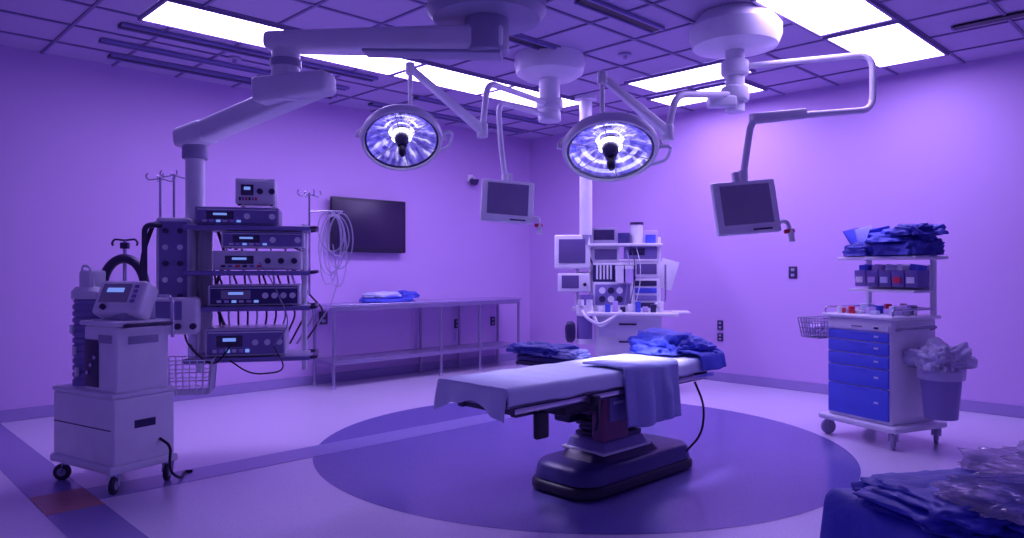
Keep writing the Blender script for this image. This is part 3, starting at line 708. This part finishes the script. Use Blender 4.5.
tube(sc, 'push_handle', [(.30, -.2, .92), (.35, -.2, .94), (.35, .2, .94), (.30, .2, .92)], .013, M_grey)
for x in (-.30, .30): box(sc, 'upright', (x, .23, 1.27), (.035, .04, .50), M_cream)
box(sc, 'top_shelf', (0, .12, 1.49), (.74, .40, .028), M_white, bev=.008)
box(sc, 'bin_rail', (0, .20, 1.32), (.60, .02, .22), M_cream)
for i in range(5):
    x = -.24+i*.12
    box(sc, 'tilt_bin', (x, .12, 1.32), (.112, .14, .14), M_bin, bev=.01, taper=(1, 1.15)); box(sc, 'bin_label', (x, .038, 1.31), (.07, .004, .05), (M_white, M_lilac, M_sheet, M_red, M_white)[i], bev=.001)
    box(sc, 'bin_content', (x, .13, 1.40), (.085, .09, .07), (M_blue, M_lilac, M_sheet, M_white, M_blue)[i], rot=(8, 5, i*20), bev=.004)
box(sc, 'mid_shelf', (0, .12, 1.22), (.62, .26, .02), M_cream, bev=.005)
rnd = random.Random(5)
for i in range(34):
    w = .03+rnd.random()*.06; h = .025+rnd.random()*.06
    box(sc, 'supply_item', (-.28+.0168*i+rnd.random()*.01, -.20+rnd.random()*.38, 1.03+h/2), (w*.7, w, h), rnd.choice([M_blue, M_white, M_lilac, M_cream, M_grey, M_red, M_sheet, M_wood]), rot=(0, 0, rnd.random()*60), bev=.004)
basket(sc, 'side_basket', -.43, -.22, .81, .98, .22, .28, M_grey, n=7, r=.004)
blob(sc, 'basket_content', (-.43, -.22, .84), (.14, .2, .09), M_lilac, seed=31)
box(sc, 'bin_bracket', (.33, .02, .66), (.05, .2, .06), M_grey)
wb = emp('waste_bin', sc.location, SCY)
BX = .51
revolve(wb, 'bucket', [(0, .26), (.115, .26), (.15, .66), (.16, .66), (.16, .69), (.14, .69), (.11, .30), (0, .30)], M_mid, Matrix.Translation((BX, .02, 0)))
revolve(wb, 'liner_cuff', [(.162, .56), (.168, .62), (.166, .70), (.145, .71), (.135, .64)], M_bag, Matrix.Translation((BX, .02, 0)))
blob(wb, 'plastic_liner', (BX-.01, .02, .66), (.34, .36, .16), M_bag, seed=33, amp=.45, freq=3)
blob(wb, 'plastic_liner_edge', (BX+.05, -.08, .64), (.22, .22, .13), M_bag, seed=35, amp=.45, freq=3)
tube(wb, 'hanger_ring', [(BX+.165*cos(t*pi/12), .02+.165*sin(t*pi/12), .675) for t in range(24)], .007, M_steel, closed=True)
pk = emp('blue_wrapped_packs', (3.05, 6.04, 0), SCY)
blob(pk, 'pack', (-.18, .10, 1.514), (.38, .34, .11), M_blue2, seed=41, boxy=.6, amp=.3)
blob(pk, 'pack', (.17, .08, 1.516), (.44, .38, .13), M_blue2, seed=42, boxy=.6, amp=.35)
blob(pk, 'pack', (.12, .08, 1.62), (.44, .32, .09), M_blue, seed=43, boxy=.6, amp=.5, yaw=20)
blob(pk, 'pack', (.30, .04, 1.67), (.30, .28, .08), M_blue2, seed=44, boxy=.6, amp=.5, yaw=-20)
for i, (x, r) in enumerate(((-.32, -28), (-.22, -12), (-.12, 25))):
    box(pk, 'pouch', (x, .10, 1.66), (.014, .26, .20), (M_blue, M_sheet, M_blue)[i], rot=(10, r, 8), bev=.005)

# ---------------- near right instrument table ----------------
it = emp('instrument_table', (1.34, 1.62, 0), 12)
box(it, 'top', (0, 0, .83), (1.0, .56, .03), M_steel, bev=.01)
for sx in (-.40, .46):
    for sy in (-.24, .24):
        cyl(it, 'leg', (sx, sy, .07), (sx, sy, .82), .015, M_steel); cyl(it, 'wheel', (sx-.01, sy, .035), (sx+.01, sy, .035), .035, M_black)
box(it, 'shelf', (0.03, 0, .3), (.86, .5, .02), M_steel)
tcv = emp('table_cover', (0, 0, 0), 90); tcv.parent = it
cloth(tcv, 'blue_cover', -.30, .30, [(-.45, .85), (.505, .85), (.53, .45)], M_blue, nx=50, ny=80, wav=.03, wf=24, seed=8, hemvar=.06)
ip = emp('sterile_instrument_packs', (1.34, 1.62, .866), 12)
blob(ip, 'blue_pack', (-.28, .08, 0), (.44, .36, .035), M_blue, seed=51, boxy=.6, amp=.35, freq=2.5)
blob(ip, 'blue_pack', (-.15, -.06, .0), (.44, .36, .045), M_blue, seed=52, boxy=.6, amp=.35, freq=2.5)
blob(ip, 'blue_pack', (.22, .0, 0), (.5, .46, .045), M_blue2, seed=53, boxy=.6, amp=.35, freq=2.5)
blob(ip, 'clear_pouch', (.08, .10, .04), (.52, .34, .05), M_plastic, seed=54, boxy=.6, amp=.4, freq=3)
blob(ip, 'clear_pouch', (-.22, -.02, .04), (.36, .24, .03), M_plastic, seed=55, boxy=.6, amp=.4, freq=3)
for i in range(6):
    tube(ip, 'pouched_instrument', [(-.34+.03*i, .08-.02*i, .070), (-.17+.02*i, -.0-.03*i, .082), (-.02, -.08, .080)], .006, M_chrome if i % 2 else M_sheet, fil=.05)

# ---------------- lights ----------------
def spot(parent, loc, target, e, ang, name, col=(.68, .62, 1)):
    l = bpy.data.lights.new(name, 'SPOT'); l.energy = e; l.color = col; l.spot_size = radians(ang); l.spot_blend = .8; l.shadow_soft_size = .15
    o = bpy.data.objects.new(name, l); scene.collection.objects.link(o); o.location = loc
    d = Vector(target)-Vector(loc); o.rotation_euler = d.to_track_quat('-Z', 'Y').to_euler(); o.parent = parent
spot(bpy.data.objects['surgical_lamp.001'], (.66, 4.82, 2.03), (.82, 5.05, .77), 360, 34, 'lamp_beam')
spot(bpy.data.objects['surgical_lamp'], (-.78, 5.2, 2.2), (.25, 4.5, .77), 80, 40, 'lamp_beam')
w = bpy.data.worlds.new('world'); scene.world = w; w.use_nodes = True
bg = w.node_tree.nodes['Background']; bg.inputs[0].default_value = (.27, .17, .85, 1); bg.inputs[1].default_value = .36
scene.view_settings.view_transform = 'Standard'

cam = bpy.data.cameras.new('camera'); co = bpy.data.objects.new('camera', cam); scene.collection.objects.link(co)
co.location = (0, 0, 1.4); co.rotation_euler = (radians(90), 0, 0)
cam.sensor_width = 36; cam.lens = 730/1024*36; cam.clip_start = .05
scene.camera = co
